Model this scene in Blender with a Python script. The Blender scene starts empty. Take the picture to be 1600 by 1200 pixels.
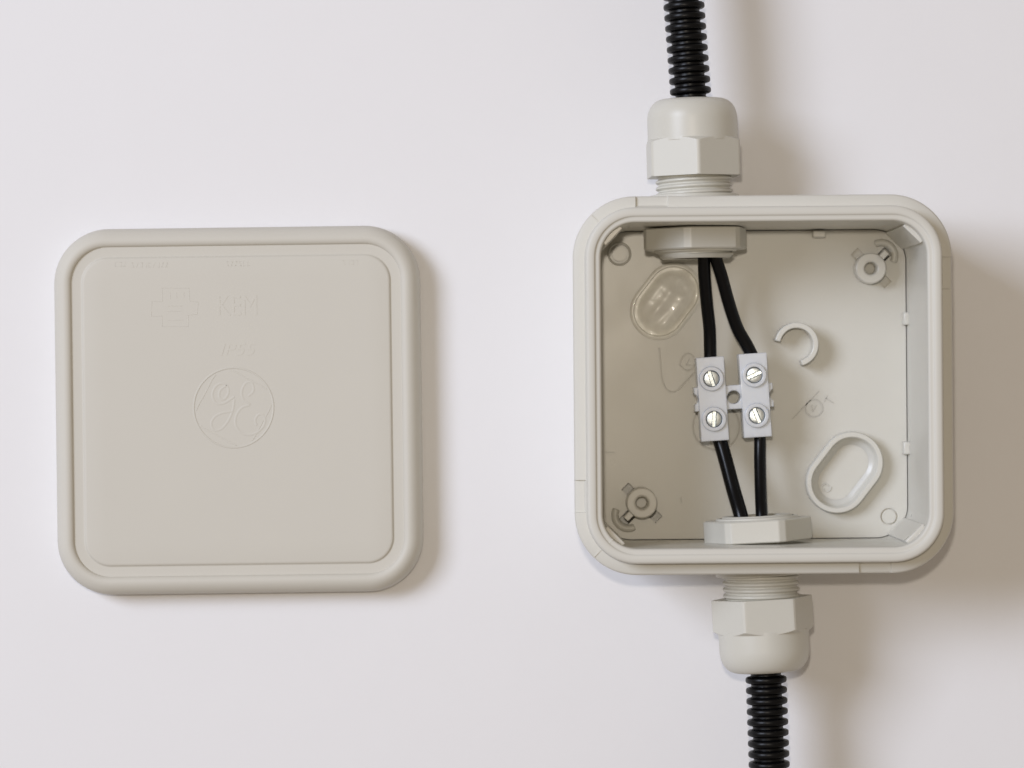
import bpy, bmesh, math, random
from mathutils import Vector, Matrix

C = bpy.context.scene
S = 0.001                       # all shapes below are written in millimetres
PI = math.pi
rnd = random.Random(4)

# ------------------------------------------------------------------ camera
HC, F = 804.0, 5472.0           # camera height (mm), focal length (px of a 1600 px wide frame)
cam = bpy.data.objects.new('camera', bpy.data.cameras.new('camera'))
C.collection.objects.link(cam)
cam.location = (0, 0, HC * S)
cam.data.sensor_width = 36
cam.data.lens = 36 * F / 1600
cam.data.clip_start = 0.02
cam.data.clip_end = 50
cam.data.dof.use_dof = True
cam.data.dof.focus_distance = 0.777
cam.data.dof.aperture_fstop = 20
C.camera = cam
C.render.resolution_x, C.render.resolution_y = 1024, 768

# ------------------------------------------------------------------ light
w = bpy.data.worlds.new('World'); C.world = w; w.use_nodes = True
bg = w.node_tree.nodes['Background']
bg.inputs[0].default_value = (1.0, 0.83, 0.645, 1)
bg.inputs[1].default_value = 0.28

def area(name, loc, size, power, col):
    l = bpy.data.lights.new(name, 'AREA')
    l.shape = 'SQUARE'; l.size = size; l.energy = power; l.color = col
    o = bpy.data.objects.new(name, l); C.collection.objects.link(o)
    o.location = loc
    d = Vector((0.02, 0, 0.01)) - Vector(loc)
    o.rotation_euler = d.to_track_quat('-Z', 'Y').to_euler()
    return o
area('window_light', (-1.24, 0.50, 1.48), 0.78, 30.5, (0.765, 0.835, 1.0))
area('camera_flash', (-0.010, 0.054, 0.815), 0.018, 1.25, (1.0, 0.895, 0.75))
C.view_settings.view_transform = 'Standard'
C.view_settings.look = 'None'
C.view_settings.exposure = 0
C.view_settings.gamma = 1
C.cycles.max_bounces = 10
C.cycles.diffuse_bounces = 6

# ------------------------------------------------------------------ materials
def mat(name, col, rough=0.45, metal=0.0, spec=0.5, bump=0.0, bscale=4000.0, sss=0.0, sss_r=0.002,
        var=0.0, coat=0.0, rvar=0.0, trans=0.0, nscale=90):
    m = bpy.data.materials.new(name); m.use_nodes = True
    nt = m.node_tree; p = nt.nodes['Principled BSDF']
    p.inputs['Base Color'].default_value = (*col, 1)
    p.inputs['Roughness'].default_value = rough
    p.inputs['Metallic'].default_value = metal
    p.inputs['Specular IOR Level'].default_value = spec
    p.inputs['Coat Weight'].default_value = coat
    p.inputs['Transmission Weight'].default_value = trans
    if sss:
        p.inputs['Subsurface Weight'].default_value = sss
        p.inputs['Subsurface Radius'].default_value = (1, 0.95, 0.85)
        p.inputs['Subsurface Scale'].default_value = sss_r
    tc = nt.nodes.new('ShaderNodeTexCoord')
    if var or rvar:
        n = nt.nodes.new('ShaderNodeTexNoise'); n.inputs['Scale'].default_value = nscale; n.inputs['Detail'].default_value = 5
        nt.links.new(tc.outputs['Object'], n.inputs['Vector'])
        if var:
            mx = nt.nodes.new('ShaderNodeMix'); mx.data_type = 'RGBA'
            mx.inputs[6].default_value = (*[c * (1 - var) for c in col], 1)
            mx.inputs[7].default_value = (*[min(1, c * (1 + var)) for c in col], 1)
            nt.links.new(n.outputs['Fac'], mx.inputs[0]); nt.links.new(mx.outputs[2], p.inputs['Base Color'])
        if rvar:
            mr = nt.nodes.new('ShaderNodeMapRange')
            mr.inputs[3].default_value = rough - rvar; mr.inputs[4].default_value = rough + rvar
            nt.links.new(n.outputs['Fac'], mr.inputs[0]); nt.links.new(mr.outputs[0], p.inputs['Roughness'])
    if bump:
        n2 = nt.nodes.new('ShaderNodeTexNoise'); n2.inputs['Scale'].default_value = bscale; n2.inputs['Detail'].default_value = 3
        b = nt.nodes.new('ShaderNodeBump'); b.inputs['Strength'].default_value = bump; b.inputs['Distance'].default_value = 0.0001
        nt.links.new(tc.outputs['Object'], n2.inputs['Vector']); nt.links.new(n2.outputs['Fac'], b.inputs['Height'])
        nt.links.new(b.outputs['Normal'], p.inputs['Normal'])
    return m

M_paper = mat('white_paper', (0.822, 0.815, 0.822), 0.75, spec=0.25, bump=0.15, bscale=900, var=0.008)
M_plastic = mat('grey_plastic', (0.625, 0.608, 0.548), 0.30, spec=0.5, sss=0.25, sss_r=0.003, bump=0.05, bscale=3500, var=0.022, rvar=0.06)
M_rim = mat('matt_grey_plastic', (0.62, 0.605, 0.548), 0.50, spec=0.35, bump=0.06, bscale=3500, var=0.014)
M_lid = mat('grey_lid_plastic', (0.603, 0.578, 0.512), 0.55, spec=0.35, bump=0.10, bscale=3500, var=0.012)
M_nylon = mat('grey_nylon', (0.59, 0.575, 0.512), 0.38, spec=0.45, bump=0.05, bscale=2500, var=0.012)
M_black = mat('black_plastic', (0.0025, 0.0025, 0.003), 0.36, spec=0.22, bump=0.1, bscale=1500)
M_cable = mat('black_cable', (0.002, 0.002, 0.0025), 0.28, spec=0.25, bump=0.08, bscale=1200)
M_milky = mat('milky_plastic', (0.76, 0.78, 0.80), 0.24, spec=0.5, trans=0.22, sss=0.6, sss_r=0.003, bump=0.08, bscale=900)
M_zinc = mat('zinc', (0.66, 0.70, 0.70), 0.36, metal=1.0, bump=0.6, bscale=900)
M_film = mat('clear_film', (0.90, 0.855, 0.77), 0.33, spec=0.6, coat=0.2, bump=0.5, bscale=330, var=0.2, nscale=330)

# ------------------------------------------------------------------ helpers
def P(u, v, z):                                   # photo pixel at height z (mm) -> world mm
    k = (HC - z) / F
    return Vector(((u - 800) * k, -(v - 600) * k, z))

def link(name, me, parent=None, loc=None):
    o = bpy.data.objects.new(name, me); C.collection.objects.link(o)
    if parent: o.parent = parent
    if loc: o.location = loc
    return o

def finish(bm, material, name, angle=32, doubles=True):
    if doubles: bmesh.ops.remove_doubles(bm, verts=bm.verts, dist=1e-4)
    bmesh.ops.recalc_face_normals(bm, faces=bm.faces)
    bmesh.ops.scale(bm, vec=(S, S, S), verts=bm.verts)
    me = bpy.data.meshes.new(name); bm.to_mesh(me); bm.free()
    for p in me.polygons: p.use_smooth = True
    me.set_sharp_from_angle(angle=math.radians(angle))
    me.materials.append(material)
    return me

def obj(name, bm, material, parent=None, loc=None, angle=32):
    return link(name, finish(bm, material, name, angle), parent, loc)

def empty(name, loc_mm, rz=0.0):
    o = bpy.data.objects.new(name, None); C.collection.objects.link(o)
    o.empty_display_size = 0.01
    o.location = Vector(loc_mm) * S; o.rotation_euler = (0, 0, rz)
    return o

def tag(o, label, cat, group=None):
    o['label'] = label; o['category'] = cat
    if group: o['group'] = group
    return o

def loops_to_bm(loops, bm=None, cap0=False, cap1=False, closed=True):
    bm = bm or bmesh.new()
    rows = [[bm.verts.new(p) for p in lp] for lp in loops]
    n = len(rows[0])
    for a, b in zip(rows, rows[1:]):
        for i in range(n if closed else n - 1):
            j = (i + 1) % n
            bm.faces.new((a[i], a[j], b[j], b[i]))
    if cap0: bm.faces.new(rows[0])
    if cap1: bm.faces.new(rows[-1])
    return bm

def rsq(h, r, z, side_pts=(), nc=14, drop=None, hy=None):
    """rounded square loop; side_pts = extra coordinates along every side (in travelling direction)"""
    hy = hy or h
    pts = []
    for k in range(4):
        a0 = k * PI / 2
        R = Matrix.Rotation(a0, 2)
        # right side going up (local frame): x = h, y from -(h-r) to (h-r); then the corner
        side = [(h, s, True, s) for s in side_pts if abs(s) < h - r - 1e-4]
        corner = [(h - r + r * math.cos(t), h - r + r * math.sin(t), False, 0)
                  for t in [PI / 2 * i / nc for i in range(nc + 1)]]
        for x, y, f, s in side + corner:
            q = R @ Vector((x, y))
            zz = z
            if drop and f: zz = drop(z, s)
            pts.append((q.x, q.y, zz))
    return pts

def box_bm(cx, cy, cz, sx, sy, sz, rz=0.0, bm=None):
    bm = bm or bmesh.new()
    m = Matrix.Translation((cx, cy, cz)) @ Matrix.Rotation(rz, 4, 'Z') @ Matrix.Diagonal((sx, sy, sz, 1))
    bmesh.ops.create_cube(bm, size=1, matrix=m)
    return bm

def prism(outline, z0, z1, bm=None):
    return loops_to_bm([[(x, y, z0) for x, y in outline], [(x, y, z1) for x, y in outline]], bm, True, True)

def circle(cx, cy, r, n=48):
    return [(cx + r * math.cos(2 * PI * i / n), cy + r * math.sin(2 * PI * i / n)) for i in range(n)]

def stadium(cx, cy, r, L, ang, n=24):
    out = []
    for s in (1, -1):
        for i in range(n + 1):
            t = -PI / 2 + PI * i / n + (0 if s > 0 else PI)
            out.append((s * L / 2 + r * math.cos(t), r * math.sin(t)))
    c, sn = math.cos(ang), math.sin(ang)
    return [(cx + x * c - y * sn, cy + x * sn + y * c) for x, y in out]

def ring_wall(fn_out, prof, bm=None):
    """closed ring: prof = list of (inset, z); fn_out(inset) -> outline"""
    loops = [[(x, y, z) for x, y in fn_out(i)] for i, z in prof]
    loops.append(loops[0])
    return loops_to_bm(loops, bm)

def catmull(pts, n=10):
    pts = [Vector(p) for p in pts]
    out = []
    for i in range(len(pts) - 1):
        p0 = pts[max(i - 1, 0)]; p1 = pts[i]; p2 = pts[i + 1]; p3 = pts[min(i + 2, len(pts) - 1)]
        for k in range(n):
            t = k / n
            out.append(0.5 * ((2 * p1) + (p2 - p0) * t + (2 * p0 - 5 * p1 + 4 * p2 - p3) * t * t
                              + (3 * p1 - p0 - 3 * p2 + p3) * t ** 3))
    out.append(pts[-1])
    return out

def ribbon(pts, width, z0, z1, bm=None, taper=0.0):
    """low ridge (or a cutter) along a 2-D line, trapezoid in section"""
    bm = bm or bmesh.new()
    pts = [Vector((p[0], p[1])) for p in pts]
    loops = []
    for i, p in enumerate(pts):
        a = pts[max(i - 1, 0)]; b = pts[min(i + 1, len(pts) - 1)]
        d = (b - a)
        if d.length < 1e-9: continue
        d.normalize(); n = Vector((-d.y, d.x)); h = width / 2; t = h * (1 - taper)
        loops.append([(p.x + n.x * h, p.y + n.y * h, z0), (p.x + n.x * t, p.y + n.y * t, z1),
                      (p.x - n.x * t, p.y - n.y * t, z1), (p.x - n.x * h, p.y - n.y * h, z0)])
    return loops_to_bm(loops, bm, True, True)

def tube(pts, r, n=20, bm=None):
    pts = [Vector(p) for p in pts]; loops = []
    up = Vector((0, 0, 1))
    for i, p in enumerate(pts):
        d = (pts[min(i + 1, len(pts) - 1)] - pts[max(i - 1, 0)]).normalized()
        a = d.cross(up).normalized(); b = a.cross(d)
        rr = r(i) if callable(r) else r
        loops.append([p + a * rr * math.cos(2 * PI * k / n) + b * rr * math.sin(2 * PI * k / n) for k in range(n)])
    return loops_to_bm(loops, bm, True, True)

def axial(o, d, rings, thetas, bm=None, cap0=False, cap1=False):
    """turned / hexagonal shape; o start point, d unit axis in the xy plane; rings = [(t, rfun(theta))]"""
    d = Vector(d).normalized(); lat = Vector((abs(d.y), -d.x * (1 if d.y > 0 else -1), 0)); up = Vector((0, 0, 1))
    loops = []
    for t, rf in rings:
        loops.append([Vector(o) + d * t + lat * (rf(th) * math.cos(th)) + up * (rf(th) * math.sin(th)) for th in thetas])
    return loops_to_bm(loops, bm, cap0, cap1)

def boolean(base, cutters, op='DIFFERENCE', name='tmp'):
    """base, cutters: bmeshes in mm -> bmesh in mm"""
    def mk(bm, nm):
        bmesh.ops.recalc_face_normals(bm, faces=bm.faces)
        me = bpy.data.meshes.new(nm); bm.to_mesh(me); bm.free()
        return link(nm, me)
    a = mk(base, 'bool_base')
    tmp = [a]
    for c in cutters:
        o = mk(c, 'bool_cut'); tmp.append(o)
        md = a.modifiers.new('b', 'BOOLEAN'); md.operation = op; md.solver = 'EXACT'; md.object = o
    dg = bpy.context.evaluated_depsgraph_get(); dg.update()
    me = bpy.data.meshes.new_from_object(a.evaluated_get(dg))
    bm = bmesh.new(); bm.from_mesh(me)
    for o in tmp:
        mm = o.data; bpy.data.objects.remove(o); bpy.data.meshes.remove(mm)
    bpy.data.meshes.remove(me)
    return bm

def add_bevel(o, width_mm, seg=2, ang=35):
    md = o.modifiers.new('bevel', 'BEVEL'); md.width = width_mm * S; md.segments = seg
    md.limit_method = 'ANGLE'; md.angle_limit = math.radians(ang); md.harden_normals = False
    return o

# ------------------------------------------------------------------ the surface
bm = box_bm(0, 0, -10, 1400, 1100, 20)
ob = obj('tabletop', bm, M_paper, angle=30); ob['kind'] = 'structure'

# ------------------------------------------------------------------ loose lid
LR = math.radians(0.75)
lc = P(373, 641, 4.5); lc.z = 0
lid = tag(empty('box_lid', lc, LR),
          'loose square grey plastic lid with a round embossed emblem, lying on the white surface', 'lid')
H = 41.75
def lsq(h, z): return rsq(h, max(h - 29.2, 0.6), z, side_pts=[-24, -12, 0, 12, 24], nc=16)
rim_prof = [(40.6, 0.0), (41.2, 0.15), (41.55, 0.8), (41.75, 2.4), (41.75, 4.2), (41.6, 5.6), (41.2, 6.9), (40.55, 7.9), (39.7, 8.55),
            (38.9, 8.78), (38.3, 8.72), (37.85, 8.5), (37.62, 8.25), (37.5, 8.0), (37.45, 7.85), (36.4, 7.78), (35.3, 7.78)]
bm = loops_to_bm([lsq(h, z) for h, z in rim_prof])
obj('rim', bm, M_lid, lid, angle=60)
PZ = 8.28
pan_prof = [(35.3, 7.78), (35.05, 7.85), (34.95, 8.1), (34.75, 8.22), (34.4, PZ), (30.0, PZ)]
bm = loops_to_bm([lsq(h, z) for h, z in pan_prof], cap1=True)
obj('panel', bm, M_lid, lid, angle=60)

def lidxy(u, v):
    q = P(u, v, PZ) - lc
    c, s = math.cos(-LR), math.sin(-LR)
    return Vector((q.x * c - q.y * s, q.x * s + q.y * c))
def lidline(pts, n=8): return [lidxy(p.x, p.y) for p in catmull([Vector((a, b, 0)) for a, b in pts], n)]
EZ0, EZ1 = PZ - 0.1, PZ + 0.065
# round emblem with script letters
bm = bmesh.new()
cc = lidxy(365, 637)
ring_wall(lambda i: circle(cc.x, cc.y, 9.45 - i, 72), [(0, EZ0), (0.3, EZ1 + .03), (0.5, EZ1 + .03), (0.8, EZ0)], bm)
ribbon(lidline([(354, 602), (344, 610), (343, 621), (350, 624), (357, 614), (355, 603), (346, 599), (336, 605), (332, 618), (338, 630), (350, 630), (366, 620)]), 1.25, EZ0, EZ1, bm, 0.8)
ribbon(lidline([(366, 624), (364, 640), (357, 657), (346, 670), (335, 672), (330, 662), (336, 651), (348, 645), (362, 643)]), 1.25, EZ0, EZ1, bm, 0.8)
ribbon(lidline([(388, 619), (396, 611), (394, 599), (385, 598), (378, 610), (380, 624), (390, 632), (378, 637), (369, 650), (369, 666), (380, 678), (397, 678), (411, 667), (414, 653), (406, 647), (399, 655), (401, 665)]), 1.25, EZ0, EZ1, bm, 0.8)
for k in range(4):
    a = k * PI / 2 + 0.5
    pts = []
    for i in range(9):
        t = i / 8
        rr = 59 - 9 * math.sin(PI * t); th = a + 1.15 * t
        pts.append((365 + rr * math.cos(th), 637 - rr * math.sin(th)))
    ribbon(lidline(pts, 3), 0.45, EZ0, EZ1 - 0.01, bm, 0.4)
obj('round_emblem', bm, M_lid, lid, angle=20)
# certification crest
bm = bmesh.new()
for pl in ([(253, 450), (295, 450), (296, 470)], [(253, 450), (253, 471), (237, 471), (236, 494), (253, 494), (253, 510), (294, 510), (294, 492), (308, 491), (309, 472), (296, 470)],
           [(265, 456), (266, 466)], [(275, 456), (276, 466)], [(287, 457), (287, 466)], [(262, 500), (286, 500)], [(262, 478), (284, 478)], [(262, 486), (284, 486)]):
    for a, b in zip(pl, pl[1:]): ribbon([lidxy(*a), lidxy(*b)], 0.4, EZ0, EZ1 - 0.032, bm, 0.7)
obj('embossed_crest', bm, M_lid, lid, angle=20)
# embossed writing
def text(body, u, v, h_px, w_px, name, shear=0.0, depth=0.042):
    cu = bpy.data.curves.new(name, 'FONT'); cu.body = body; cu.size = 10; cu.shear = shear; cu.extrude = 1.0
    cu.resolution_u = 4
    to = bpy.data.objects.new(name, cu); C.collection.objects.link(to)
    dg = bpy.context.evaluated_depsgraph_get(); dg.update()
    me = bpy.data.meshes.new_from_object(to.evaluated_get(dg))
    bpy.data.objects.remove(to); bpy.data.curves.remove(cu)
    b2 = bmesh.new(); b2.from_mesh(me); bpy.data.meshes.remove(me)
    xs = [q.co.x for q in b2.verts]; ys = [q.co.y for q in b2.verts]
    k = 6.87; o0 = lidxy(u, v)
    for q in b2.verts:
        q.co.x = (q.co.x - (min(xs) + max(xs)) / 2) / (max(xs) - min(xs)) * w_px / k + o0.x
        q.co.y = (q.co.y - (min(ys) + max(ys)) / 2) / (max(ys) - min(ys)) * h_px / k + o0.y
        q.co.z = PZ + (depth if q.co.z > 0 else -0.1)
    return obj(name, b2, M_lid, lid, angle=20)
text('KEM', 371, 477, 31, 61, 'embossed_lettering')
text('IP55', 372, 546, 19, 56, 'embossed_lettering', shear=0.25)
# the tiny worn marks along the upper edge
for u0, u1, vv in ((180, 196, 413), (206, 262, 414), (354, 390, 412), (536, 560, 410)):
    u = u0; bm = bmesh.new()
    while u < u1:
        for dv in (-3.2, 3.0):
            if rnd.random() < 0.75: ribbon([lidxy(u, vv + dv), lidxy(u + 3.4, vv + dv)], 0.22, EZ0, EZ1 - 0.032, bm, 0.7)
        ribbon([lidxy(u + (0 if rnd.random() < .5 else 3.2), vv - 4), lidxy(u + (0 if rnd.random() < .5 else 3.2), vv + 4)], 0.22, EZ0, EZ1 - 0.032, bm, 0.7)
        u += 6.6
    obj('worn_inscription', bm, M_lid, lid, angle=20)

# ------------------------------------------------------------------ junction box
BR = math.radians(0.45)
bc = Vector((54.95, -0.15, 0))
box = tag(empty('junction_box', bc, BR),
          'open square grey plastic junction box with a cable gland above and below', 'junction box')
def L(u, v, z):
    q = P(u, v, z) - bc
    c, s = math.cos(-BR), math.sin(-BR)
    return Vector((q.x * c - q.y * s, q.x * s + q.y * c, z))
A0, A1 = 20.6, 27.6
SP = [-24, -12, 0, 12, A0 - 0.08, A0 + 0.08, A1 - 0.08, A1 + 0.08]
def bsq(h, z, depth=0.0, cc=27.9, nc=16):
    def drop(z_, s): return z_ - depth if A0 < s < A1 else z_
    return rsq(h, max(h - cc, 0.5), z, SP, nc, drop)
# body: outer wall and inner wall
bm = loops_to_bm([bsq(h, z) for h, z in ((38.9, 0.0), (39.5, 0.3), (39.8, 1.2), (40.4, 33.3))])
loops_to_bm([bsq(h, z) for h, z in ((35.42, 42.35), (35.36, 41.0), (35.30, 10.0), (35.3, 2.2))], bm)
obj('body', bm, M_plastic, box, angle=50)
# rim: flange for the lid and double lip
RP = [(40.4, 33.3, 0), (41.15, 33.6, 0), (41.4, 34.0, 0), (41.45, 36.5, 0), (41.42, 38.2, .55), (41.25, 38.75, .6), (40.9, 38.95, .6), (39.35, 39.0, .6),
      (38.98, 39.05, 0), (38.82, 39.3, 0), (38.76, 42.6, 0), (38.7, 43.2, 0), (38.5, 43.55, 0), (38.15, 43.7, 0), (37.5, 43.72, 0), (37.05, 43.68, 0), (36.84, 43.58, 0),
      (36.74, 43.36, 0), (36.6, 43.28, 0), (36.1, 43.3, 0), (35.78, 43.26, 0), (35.56, 43.0, 0), (35.45, 42.6, 0), (35.42, 42.35, 0)]
bm = loops_to_bm([bsq(h, z, d) for h, z, d in RP])
# mould seams across the flange at two corners
for su, sv in ((-1, 1), (-1, -1)):
    a = math.atan2(sv, su); q = 27.9 * math.sqrt(2)
    p0 = Vector((math.cos(a), math.sin(a))) * (q + 10.9); p1 = Vector((math.cos(a), math.sin(a))) * (q + 13.3)
    ribbon([p0, p1], 0.35, 38.7, 39.12, bm, 0.3)
a = math.radians(225); q = 27.9 * math.sqrt(2)
ribbon([Vector((math.cos(a), math.sin(a))) * (q + 7.7), Vector((math.cos(a), math.sin(a))) * (q + 9.0)], 0.4, 42.5, 43.35, bm, 0.3)
obj('rim', bm, M_rim, box, angle=45)

FZ = 4.0
# floor plate with everything that is sunk into it
boss = [(1361, 419), (1003, 786)]
cut = []
for bu, bv in boss:
    p = L(bu, bv, FZ)
    sgn = 1 if bu > 1200 else -1
    for ang in (135, -45):
        aa = math.radians(ang)
        cut.append(box_bm(p.x + 3.5 * math.cos(aa), p.y + 3.5 * math.sin(aa), FZ, 3.9, 2.3, 1.8 if sgn > 0 else 5.6, aa))
    aa = math.radians(45 if sgn > 0 else 225)
    cut.append(box_bm(p.x + 4.9 * math.cos(aa), p.y + 4.9 * math.sin(aa), FZ, 4.6, 2.4, 5.6, aa))
k1 = L(1041, 471, FZ)
cut.append(prism(stadium(k1.x, k1.y, 6.45, 5.6, math.radians(52)), FZ - 1.3, FZ + 1))
for (u, v, r, wd, dp) in ((968, 397, 2.12, 0.5, 1.0), (1389, 807, 1.95, 0.35, 0.5), (1119, 667, 5.5, 0.42, 0.9)):
    p = L(u, v, FZ)
    cut.append(ring_wall(lambda i, p=p, r=r: circle(p.x, p.y, r - i, 56), [(0, FZ - dp), (0, FZ + 1), (wd, FZ + 1), (wd, FZ - dp)]))
def fl(pts, n=6, z=FZ):
    return [L(p.x, p.y, z).to_2d() for p in catmull([Vector((a, b, 0)) for a, b in pts], n)]
lines = [[(1030, 544), (1032, 570), (1034, 590), (1039, 605), (1049, 613), (1060, 609), (1072, 596), (1086, 582)],
         [(1062, 572), (1066, 560), (1074, 553), (1083, 557), (1086, 568), (1081, 577), (1072, 579), (1064, 572)]]
for ln in lines:
    cut.append(ribbon(fl(ln), 0.42, FZ - 0.65, FZ + 0.5))
plate = loops_to_bm([rsq(35.12, 7.2, z, (), 16) for z in (1.0, FZ)], cap0=True, cap1=True)
plate = boolean(plate, cut)
# raised floor marks: the round sign on the right, small ticks
p = L(1272, 638, FZ)
ring_wall(lambda i: circle(p.x, p.y, 2.15 - i, 40), [(0, FZ - .1), (0.06, FZ + .07), (0.3, FZ + .07), (0.36, FZ - .1)], plate)
q = L(968, 397, FZ)
ring_wall(lambda i: circle(q.x, q.y, 2.75 - i, 40), [(0, FZ - .1), (0.1, FZ + .45), (0.3, FZ + .55), (0.5, FZ + .45), (0.56, FZ - .1)], plate)
for a, b in (((1238, 655), (1280, 611)), ((1290, 622), (1303, 630)), ((1288, 628), (1293, 618)), ((1268, 633), (1270, 643)), ((1270, 643), (1276, 633)),
             ((1078, 560), (1072, 570)), ((1072, 570), (1080, 571)), ((944, 707), (961, 707)), ((1064, 776), (1065, 786))):
    ribbon([L(*a, FZ).to_2d(), L(*b, FZ).to_2d()], 0.26, FZ - .1, FZ + .07, plate, 0.4)
obj('floor_plate', plate, M_plastic, box, angle=30)

# screw bosses with their arms
for bu, bv in boss:
    p = L(bu, bv, 9.5)
    sgn = 1 if bu > 1200 else -1
    bm = bmesh.new()
    pr = [(3.55, FZ - 1.2), (3.5, 9.2), (3.3, 9.5), (1.75, 9.5), (1.45, 9.25), (1.3, 8.6), (1.25, 5.2)]
    loops_to_bm([[(x, y, z) for x, y in circle(p.x, p.y, r, 48)] for r, z in pr], bm, cap1=True)
    aa = math.radians(45 if sgn > 0 else 225)
    box_bm(p.x + 3.9 * math.cos(aa), p.y + 3.9 * math.sin(aa), 6.0, 2.6, 1.35, 6.6, aa, bm)
    add_bevel(obj('screw_boss', bm, M_plastic, box), 0.15)
    # curved web that closes the corner behind the boss
    q = Vector((p.x + 6.1 * math.cos(aa), p.y + 6.1 * math.sin(aa)))
    arc = [(q.x - 1.9 * math.cos(aa) + 3.0 * math.cos(aa + t), q.y - 1.9 * math.sin(aa) + 3.0 * math.sin(aa + t))
           for t in [math.radians(d) for d in range(-75, 76, 10)]]
    bm = ribbon(arc, 2.3, FZ - 0.5, 4.75, None, 0.6)
    add_bevel(obj('corner_web', bm, M_plastic, box), 0.4, 4)
# flat corner plates inside the four corners
for k in range(4):
    aa = PI / 4 + k * PI / 2
    d = 27.9 * math.sqrt(2) + 7.08
    bm = box_bm(d * math.cos(aa), d * math.sin(aa), 22.0, 1.3, 5.4, 37.6, aa)
    add_bevel(obj('corner_plate', bm, M_plastic, box), 0.2)
# small tabs at the foot of the walls
for (u, v, z, sx, sy, sz) in ((1279, 366, 6, 2.9, 1.6, 4.2), (1416, 498, 6, 1.6, 2.9, 4.2), (1416, 700, 6, 1.6, 2.9, 4.2)):
    p = L(u, v, z)
    add_bevel(obj('wall_tab', box_bm(p.x, p.y, FZ - .3 + sz / 2, sx, sy, sz), M_plastic, box), 0.3)
# oval knockout, right: raised ring
p = L(1320.5, 738.5, 8.2); KA = math.radians(52)
bm = ring_wall(lambda i: stadium(p.x, p.y, 7.05 - i, 5.7, KA, 28), [(-.05, FZ - .3), (0, 7.3), (0.25, 7.6), (1.1, 7.6), (1.32, 7.35), (1.45, 5.4), (1.7, 4.6), (2.2, 4.2), (3.0, 4.03), (3.3, FZ - .3)])
obj('knockout_ring', bm, M_plastic, box, angle=40)
# tiny moulded sign inside that oval
bm = bmesh.new()
for a in ([(1283, 761), (1290, 755), (1295, 759)], [(1299, 760), (1297, 766), (1292, 769)], [(1288, 768), (1287, 763)]):
    for s, t in zip(a, a[1:]): ribbon([L(*s, FZ).to_2d(), L(*t, FZ).to_2d()], 0.42, FZ - .1, FZ + .18, bm, 0.4)
obj('moulded_sign', bm, M_plastic, box, angle=20)
# oval knockout, left: low translucent frame holding a crinkled film
bm = ring_wall(lambda i: stadium(k1.x, k1.y, 6.62 - i, 5.6, KA, 28), [(0, FZ - 1.2), (0.05, FZ + .35), (0.25, FZ + .5), (0.75, FZ + .5), (1.0, FZ + .2), (1.15, FZ - 1.2)])
obj('knockout_frame', bm, M_film, box, angle=50)
bm = bmesh.new()
loops = []
N = 14
for j in range(N + 1):
    f = 1 - j / N * 0.985
    lp = []
    for (x, y) in stadium(k1.x, k1.y, 5.75, 5.6, KA, 28):
        xx = k1.x + (x - k1.x) * f; yy = k1.y + (y - k1.y) * f
        zz = FZ - 0.55 + 1.0 * (1 - f ** 3) + (0.22 * math.sin(xx * 0.75 + 1.0 * math.sin(yy * 0.6)) * math.cos(yy * 0.7 + .4) + 0.10 * math.sin(xx * 1.6 - yy * 1.2)) * (1 - f ** 6) \
            - 0.35 * math.exp(-((f - 0.86) / 0.07) ** 2)
        lp.append((xx, yy, zz))
    loops.append(lp)
loops_to_bm(loops, bm, cap1=True)
obj('clear_film', bm, M_film, box, angle=80)
# broken ring peg
p = L(1245, 538, 10)
rm, rt = 4.35, 0.68
arc = [(p.x + rm * math.cos(math.radians(d)), p.y + rm * math.sin(math.radians(d))) for d in range(-76, 171, 6)]
bm = ribbon(arc, rt * 2, FZ - .3, 10.0, None, 0.08)
o = add_bevel(obj('open_ring', bm, M_plastic, box), 0.22, 3); o['label'] = 'raised broken ring open at the lower left'

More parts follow.
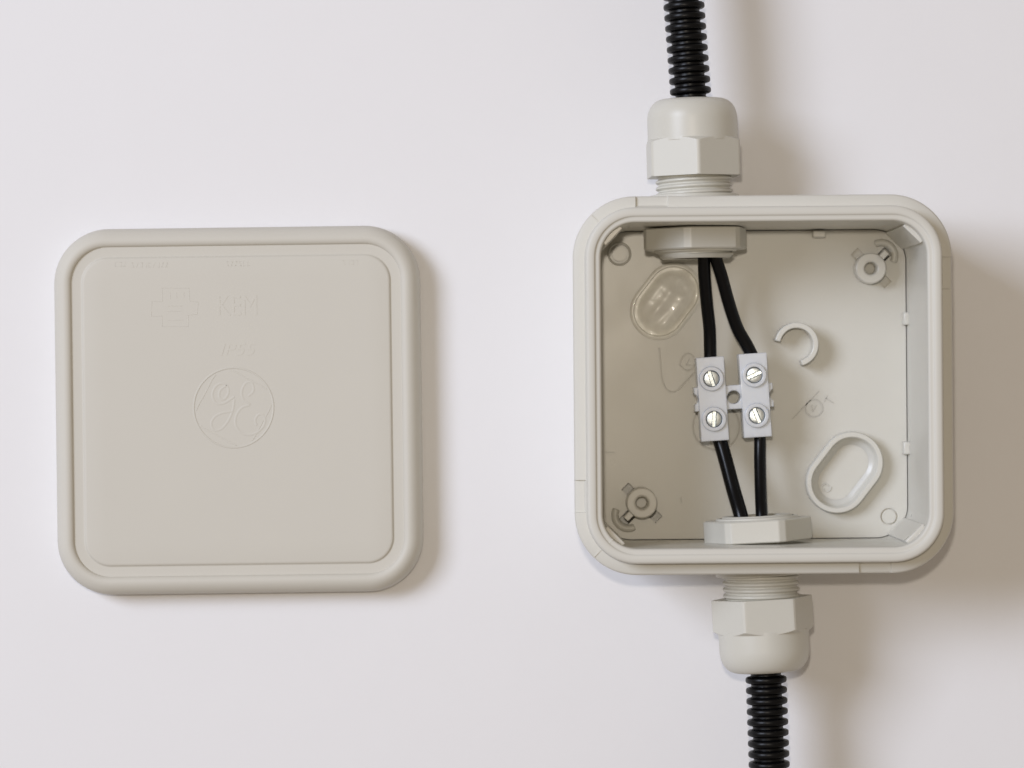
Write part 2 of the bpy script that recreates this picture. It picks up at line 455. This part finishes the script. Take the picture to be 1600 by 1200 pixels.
# ------------------------------------------------------------------ cable glands (screwed into the box walls)
ZC = 20.5
def softhex(R, phi, sharp=26, cut=0.972):
    ap = R * math.cos(PI / 6)
    def f(th):
        s = sum(max(0.0, math.cos(th - (phi + PI / 6 + k * PI / 3)) / ap) ** sharp for k in range(6))
        rr = s ** (-1 / sharp)
        cd = ((th - phi + PI / 6) % (PI / 3)) - PI / 6          # narrow flat cut across every corner
        return min(rr, cut * R / math.cos(cd))
    return f
TH = [2 * PI * i / 288 for i in range(288)]
def gland(axis_a, axis_b, phi_dome, phi_nut, ts, label, boss_t):
    """axis_a inside point, axis_b outside point (world mm, z = ZC); ts = distances from box centre along the axis"""
    wa = Vector(axis_a) - bc; wb = Vector(axis_b) - bc
    R2 = Matrix.Rotation(-BR, 3, 'Z'); a = R2 @ wa; b = R2 @ wb
    d = (b - a).normalized()
    o = a - d * (abs(a.y))                         # point where |y| = 0 (nearly)
    cn = lambda r: (lambda th: r)
    # threaded sleeve with its collar
    pitch, r0 = 1.42, 8.55
    def thread(t):
        def f(th):
            ph = (t / pitch + th / (2 * PI)) % 1.0
            tri = 1 - abs(2 * ph - 1)
            return r0 - 0.62 + 0.62 * min(1, max(0, (tri - 0.18) * 1.9))
        return f
    rings = [(ts['end'] + 8, cn(5.2)), (ts['end'] + 0.1, cn(5.2)), (ts['end'], cn(5.6)), (ts['end'], cn(7.6)), (ts['end'] + 0.4, cn(8.0))]
    t = ts['end'] + 0.8
    while t < ts['hex0'] + 1.5:
        rings.append((t, thread(t))); t += 0.118
    rings.append((t, cn(7.0)))
    bm = axial(o, d, rings, TH, cap0=True, cap1=True)
    base = axial(o, d, [(39.0, cn(10.0)), (boss_t - 0.35, cn(10.0)), (boss_t - 0.1, cn(9.85)), (boss_t, cn(9.5)), (boss_t, cn(6.5))], TH, bm)
    g = obj('cable_gland', bm, M_nylon, box, angle=38)
    g['label'] = label
    # cap nut: hexagon running into a dome
    h = softhex(11.52, math.radians(phi_dome), 200, 0.985)
    h0, h1, e0, e1 = ts['hex0'], ts['hex1'], ts['dome0'], ts['end1']
    def prof(t):
        def f(th):
            if t <= e0: rd = 10.08
            else:
                q = min(1.0, (t - e0) / (e1 - e0))
                rd = 6.5 + 3.58 * (1 - q ** 2.1) ** (1 / 2.0)
            cone = 11.55 - max(0, (t - (h1 - 0.75))) * 1.7
            cone = min(cone, 11.25 + (t - h0) * 1.2)
            hx = min(h(th), cone)
            if t < h1 - 0.45: return hx
            return max(rd, hx) if t <= e0 else rd
        return f
    rings = [(h0 + .05, cn(7.3)), (h0, cn(9.4))]
    tt = [h0 + x for x in (0.0, .15, .35, .8)] + [h0 + 1.6 + i * (h1 - 2.4 - h0) / 4 for i in range(5)]
    tt += [h1 - 0.75 + i * 0.12 for i in range(12)]
    tt += [h1 + 0.9, e0] + [e0 + (e1 - e0) * math.sin(PI / 2 * i / 16) for i in range(1, 17)]
    rings += [(t, prof(t)) for t in tt]
    rings += [(e1 + .02, cn(6.25)), (e1 + .05, cn(5.6)), (e1 - .5, cn(5.2)), (e1 - 1.2, cn(5.0)), (e1 - 4, cn(4.95))]
    bm = axial(o, d, rings, TH, cap1=True)
    obj('cap_nut', bm, M_nylon, g, angle=24)
    # lock nut inside the box
    hn = softhex(12.5, math.radians(phi_nut), 120, 0.962)
    n0, n1 = ts['nut0'], ts['nut1']                # outer face (against wall), inner face
    rings = [(n0, cn(8.2)), (n0, lambda th: hn(th) - 0.3), (n0 - .25, hn), (n1 + .3, hn), (n1, lambda th: hn(th) - 0.35), (n1, cn(9.3)), (n1 - .45, cn(9.1)), (n1 - .5, cn(8.2))]
    bm = axial(o, d, rings, TH)
    obj('lock_nut', bm, M_nylon, g, angle=24)
    return o, d
ta, tb = P(1086, 370, ZC), P(1081.5, 180, ZC)
gland(ta, tb, 87, 41, dict(end=28.3, nut0=35.0, nut1=30.2, hex0=46.6, hex1=54.9, dome0=59.3, end1=64.0), 'upper gland, set left of the middle of its wall', 42.6)
ba, bb = P(1184, 830, ZC), P(1197, 1060, ZC)
gland(ba, bb, 55, 7, dict(end=29.2, nut0=35.0, nut1=30.0, hex0=47.7, hex1=55.3, dome0=59.0, end1=64.2), 'lower gland, in the middle of its wall', 42.6)

# ------------------------------------------------------------------ corrugated conduits
def conduit(pts, label):
    path = catmull(pts, 40)
    ln = [0.0]
    for a, b in zip(path, path[1:]): ln.append(ln[-1] + (b - a).length)
    tot = ln[-1]
    def at(s):
        for i in range(len(ln) - 1):
            if s <= ln[i + 1]:
                f = (s - ln[i]) / (ln[i + 1] - ln[i]); return path[i].lerp(path[i + 1], f)
        return path[-1]
    pitch = 2.37
    prof = [(0, 3.4), (.1, 3.42), (.16, 3.75), (.2, 4.2), (.27, 4.48), (.36, 4.6), (.5, 4.63), (.64, 4.6), (.73, 4.48), (.8, 4.2), (.84, 3.75), (.9, 3.42)]
    samples, rad = [], []
    n = int(tot / pitch)
    for k in range(n):
        for f, r in prof: samples.append(at((k + f) * pitch)); rad.append(r)
    c0 = path[0]
    bm = tube([p - c0 for p in samples], lambda i: rad[i], 32)
    o = obj('corrugated_conduit', bm, M_black, None, c0 * S, angle=50)
    return tag(o, label, 'conduit', 'corrugated conduits on the box')
conduit([P(1080.5, 167, ZC), P(1076.5, 110, ZC), P(1068, 0, ZC), P(1060, -110, 19.5), P(1050, -330, 14)],
        'black corrugated conduit running up from the upper gland out of the picture')
conduit([P(1196, 1037, ZC), P(1198.5, 1100, ZC), P(1202, 1200, ZC), P(1205, 1310, 19.5), P(1208, 1530, 14)],
        'black corrugated conduit running down from the lower gland out of the picture')

# ------------------------------------------------------------------ wires
def wire(pts, r, label):
    path = catmull([P(*p) for p in pts], 14)
    c0 = path[len(path) // 2]
    o = obj('black_wire', tube([p - c0 for p in path], r, 24), M_cable, None, c0 * S, angle=60)
    return tag(o, label, 'wire', 'black wires of the terminal block')
wire([(1098, 370, 20.5), (1099.5, 398, 20.2), (1101, 435, 18.6), (1104.5, 475, 16.2), (1108.5, 512, 14.4), (1109.5, 545, 13.6), (1110, 575, 13.2)], 1.42,
     'black wire running straight down from the upper gland into the terminal block')
wire([(1113, 372, 21), (1117, 398, 20.5), (1127, 430, 19), (1138.5, 472, 16.8), (1152, 512, 14.7), (1168, 541, 13.8), (1182, 570, 13.2)], 1.42,
     'black wire bending to the right from the upper gland to the terminal block')
wire([(1118, 670, 13.2), (1126, 692, 13.4), (1134, 720, 14.5), (1146, 765, 17), (1157, 803, 19.8), (1163, 830, 20.5)], 1.62,
     'thickest black wire, slanting from the terminal block down to the lower gland')
wire([(1187, 670, 13.2), (1187.5, 690, 13.4), (1187.5, 720, 14.5), (1188.5, 765, 17), (1190, 803, 19.8), (1191, 830, 20.5)], 1.36,
     'black wire running straight from the terminal block down to the lower gland')

# ------------------------------------------------------------------ terminal block
TZ = 8.0
tc_ = P(1147, 620.5, 17); tc_.z = TZ
TR = math.radians(3.7)
blk = tag(empty('terminal_block', tc_, TR), 'milky white terminal block with four slotted screws, joining the black wires inside the box', 'terminal block')
bm = bmesh.new()
parts = []
for sx in (-4.82, 4.82):
    dy = 0.35 * (1 if sx > 0 else -1)
    parts.append(box_bm(sx, dy * 0.3, 4.5, 6.2, 18.9, 9.0))
    for sy in (-4.55, 4.55):
        parts.append(prism(circle(sx, sy + dy * 0.3, 2.72, 40), 8.2, 9.75))
web = box_bm(0, 0, 4.5, 17.7, 5.4, 7.6)
hs = boolean(web, parts, 'UNION')
cuts = [prism(circle(x, 0, 1.5, 40), -1, 12) for x in (-9.6, 0, 9.6)]
scr = []
for sx in (-4.82, 4.82):
    dy = 0.35 * (1 if sx > 0 else -1)
    for sy in (-4.55, 4.55):
        cuts.append(prism(circle(sx, sy + dy * 0.3, 1.84, 40), 6.6, 12)); scr.append((sx, sy + dy * 0.3))
    for sy in (-9.6, 9.6):
        b = bmesh.new()
        loops_to_bm([[(sx + 1.85 * math.cos(t), sy + o_, 5.2 + 1.85 * math.sin(t)) for t in [2 * PI * i / 32 for i in range(32)]] for o_ in (-2.0, 2.0)], b, True, True)
        cuts.append(b)
hs = boolean(hs, cuts)
add_bevel(obj('housing', hs, M_milky, blk, angle=30), 0.34, 3, 40)
sd = boolean(loops_to_bm([[(x, y, z) for x, y in circle(0, 0, r, 40)] for r, z in ((1.72, -2.5), (1.72, -0.22), (1.58, -0.05), (1.2, 0.03), (0.6, 0.07))], None, True, True),
             [loops_to_bm([[(x, -.66, .25), (x, -.36, -.28), (x, -.33, -.8), (x, .33, -.8), (x, .36, -.28), (x, .66, .25)] for x in (-3, 3)], None, True, True)])
sme = finish(sd, M_zinc, 'screw', 30)
angs = {(-1, 1): 108, (1, 1): 25, (-1, -1): 88, (1, -1): 112}
for (x, y) in scr:
    o = link('screw', sme, blk, Vector((x, y, 9.4)) * S)
    o.rotation_euler = (rnd.uniform(-.03, .03), rnd.uniform(-.03, .03), math.radians(angs[(int(math.copysign(1, x)), int(math.copysign(1, y)))]) - TR)
